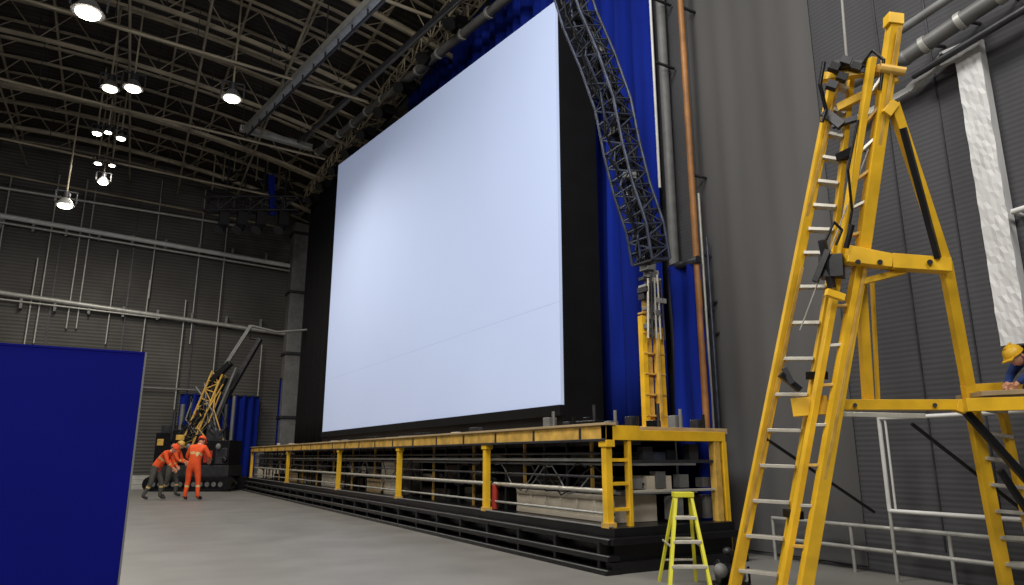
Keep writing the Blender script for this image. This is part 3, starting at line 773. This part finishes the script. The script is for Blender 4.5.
        b.tube(a, k1, .012, 'skin', 8, r2=.0105); b.tube(k1, k2, .0105, 'skin', 8, r2=.008); b.sphere(k1, (.0105,)*3, 'skin', seg=8, rings=5); b.sphere(k2, (.008,)*3, 'skin', seg=8, rings=5)
    b.obj('hands', 0, root)
    return root

BEND = dict(pelvis=(0,0,.93), spine=(.09,0,1.10), chest=(.24,0,1.26), neck=(.37,0,1.37), head=(.47,0,1.45),
       shL=(.27,.17,1.34), shR=(.29,-.18,1.33), elL=(.40,.2,1.05), elR=(.40,-.2,1.06), wrL=(.56,.1,.93), wrR=(.54,-.12,.90),
       hipL=(-.02,.1,.87), hipR=(-.02,-.1,.87), knL=(.14,.12,.48), knR=(-.06,-.12,.47), anL=(.12,.12,.10), anR=(-.26,-.12,.10), toL=(.30,.12,.05), toR=(-.09,-.13,.05))
# worker bending over the machine (seen from the side, facing right)
human('construction_worker', onZ(153, 500), -YAW, 1.04, BEND, 'orange', 'trous', 'orange', face=(.75, -.1, -.65), hup=(.6, 0, .8))
# second one just behind him, more upright, facing the rig
B2 = dict(BEND); B2.update(spine=(.03,0,1.12), chest=(.08,0,1.31), neck=(.14,0,1.45), head=(.19,0,1.57), shL=(.08,.17,1.40), shR=(.11,-.18,1.39), elL=(.2,.2,1.13), elR=(.23,-.2,1.13), wrL=(.42,.1,1.06), wrR=(.44,-.12,1.04))
human('construction_worker', onZ(169, 497.2), -YAW, 1.04, B2, 'orange', 'trous', 'yellow2', face=(.85, .2, -.5), hup=(.4, 0, .9))
# worker standing, back to camera
human('construction_worker', onZ(191, 500.5), -YAW, 1.10,
  dict(pelvis=(-.02,0,.94), spine=(-.01,.04,1.12), chest=(.01,.10,1.31), neck=(.03,.17,1.46), head=(.04,.23,1.58),
       shL=(-.18,.11,1.41), shR=(.2,.11,1.40), elL=(-.30,.14,1.14), elR=(.33,.16,1.14), wrL=(-.22,.36,1.05), wrR=(.24,.38,1.04),
       hipL=(-.12,0,.87), hipR=(.09,0,.87), knL=(-.15,.03,.48), knR=(.13,.03,.48), anL=(-.18,-.02,.10), anR=(.17,-.02,.10), toL=(-.21,.16,.05), toR=(.21,.16,.05)),
  'orange', 'orange', 'orange', face=(.2, .8, -.5), hup=(0, .4, .9))
# worker in blue kneeling on the ladder-tower platform
pl = T(1049, 395, 6.08)
human('rigging_worker', pl, -YAW, .74,
  dict(pelvis=(.04,0,.28), spine=(-.04,0,.36), chest=(-.13,0,.42), neck=(-.23,0,.44), head=(-.32,0,.455),
       shL=(-.15,.17,.43), shR=(-.16,-.17,.43), elL=(-.27,.2,.26), elR=(-.30,-.2,.25), wrL=(-.40,.1,.13), wrR=(-.42,-.1,.12),
       hipL=(.04,.1,.24), hipR=(.04,-.1,.24), knL=(-.18,.12,.08), knR=(-.16,-.12,.08), anL=(.22,.12,.07), anR=(.24,-.12,.07), toL=(.33,.12,.06), toR=(.36,-.12,.06)),
  'jacket', 'jacket', 'yellow', face=(-.7, -.25, -.55), hup=(-.5, 0, .9), tape=False)

# ------------------------------------------------------------------ lighting
def area(name, loc, tgt, sx, sy, pw, col=(1, .97, .92)):
    l = bpy.data.lights.new(name, 'AREA'); l.shape = 'RECTANGLE'; l.size = sx; l.size_y = sy; l.energy = pw; l.color = col
    o = bpy.data.objects.new(name, l); o.location = loc
    o.rotation_euler = (Vector(tgt)-Vector(loc)).to_track_quat('-Z', 'Y').to_euler(); sc.collection.objects.link(o)
area('fill_light_1', (-1, 5, 12.2), (1, 7, 0), 4, 4, 1450)  # added overhead fill, out of view, brightens the hall
area('fill_light_2', (-6, -3, 9), (6, 8, 2.5), 4, 2.5, 750)  # added fill from behind left of the camera, out of view
area('fill_light_3', (4, -3, 10), (6, 5, 2), 3, 2.5, 480)  # added fill from behind right of the camera, out of view
w = bpy.data.worlds.new('w'); sc.world = w; w.use_nodes = True
w.node_tree.nodes['Background'].inputs[0].default_value = (.05, .055, .06, 1)

cam = bpy.data.cameras.new('camera'); cam.lens = F/1024*36; cam.sensor_width = 36
co = bpy.data.objects.new('camera', cam); co.location = CAM; co.rotation_euler = (radians(90)+P, 0, -YAW)
sc.collection.objects.link(co); sc.camera = co
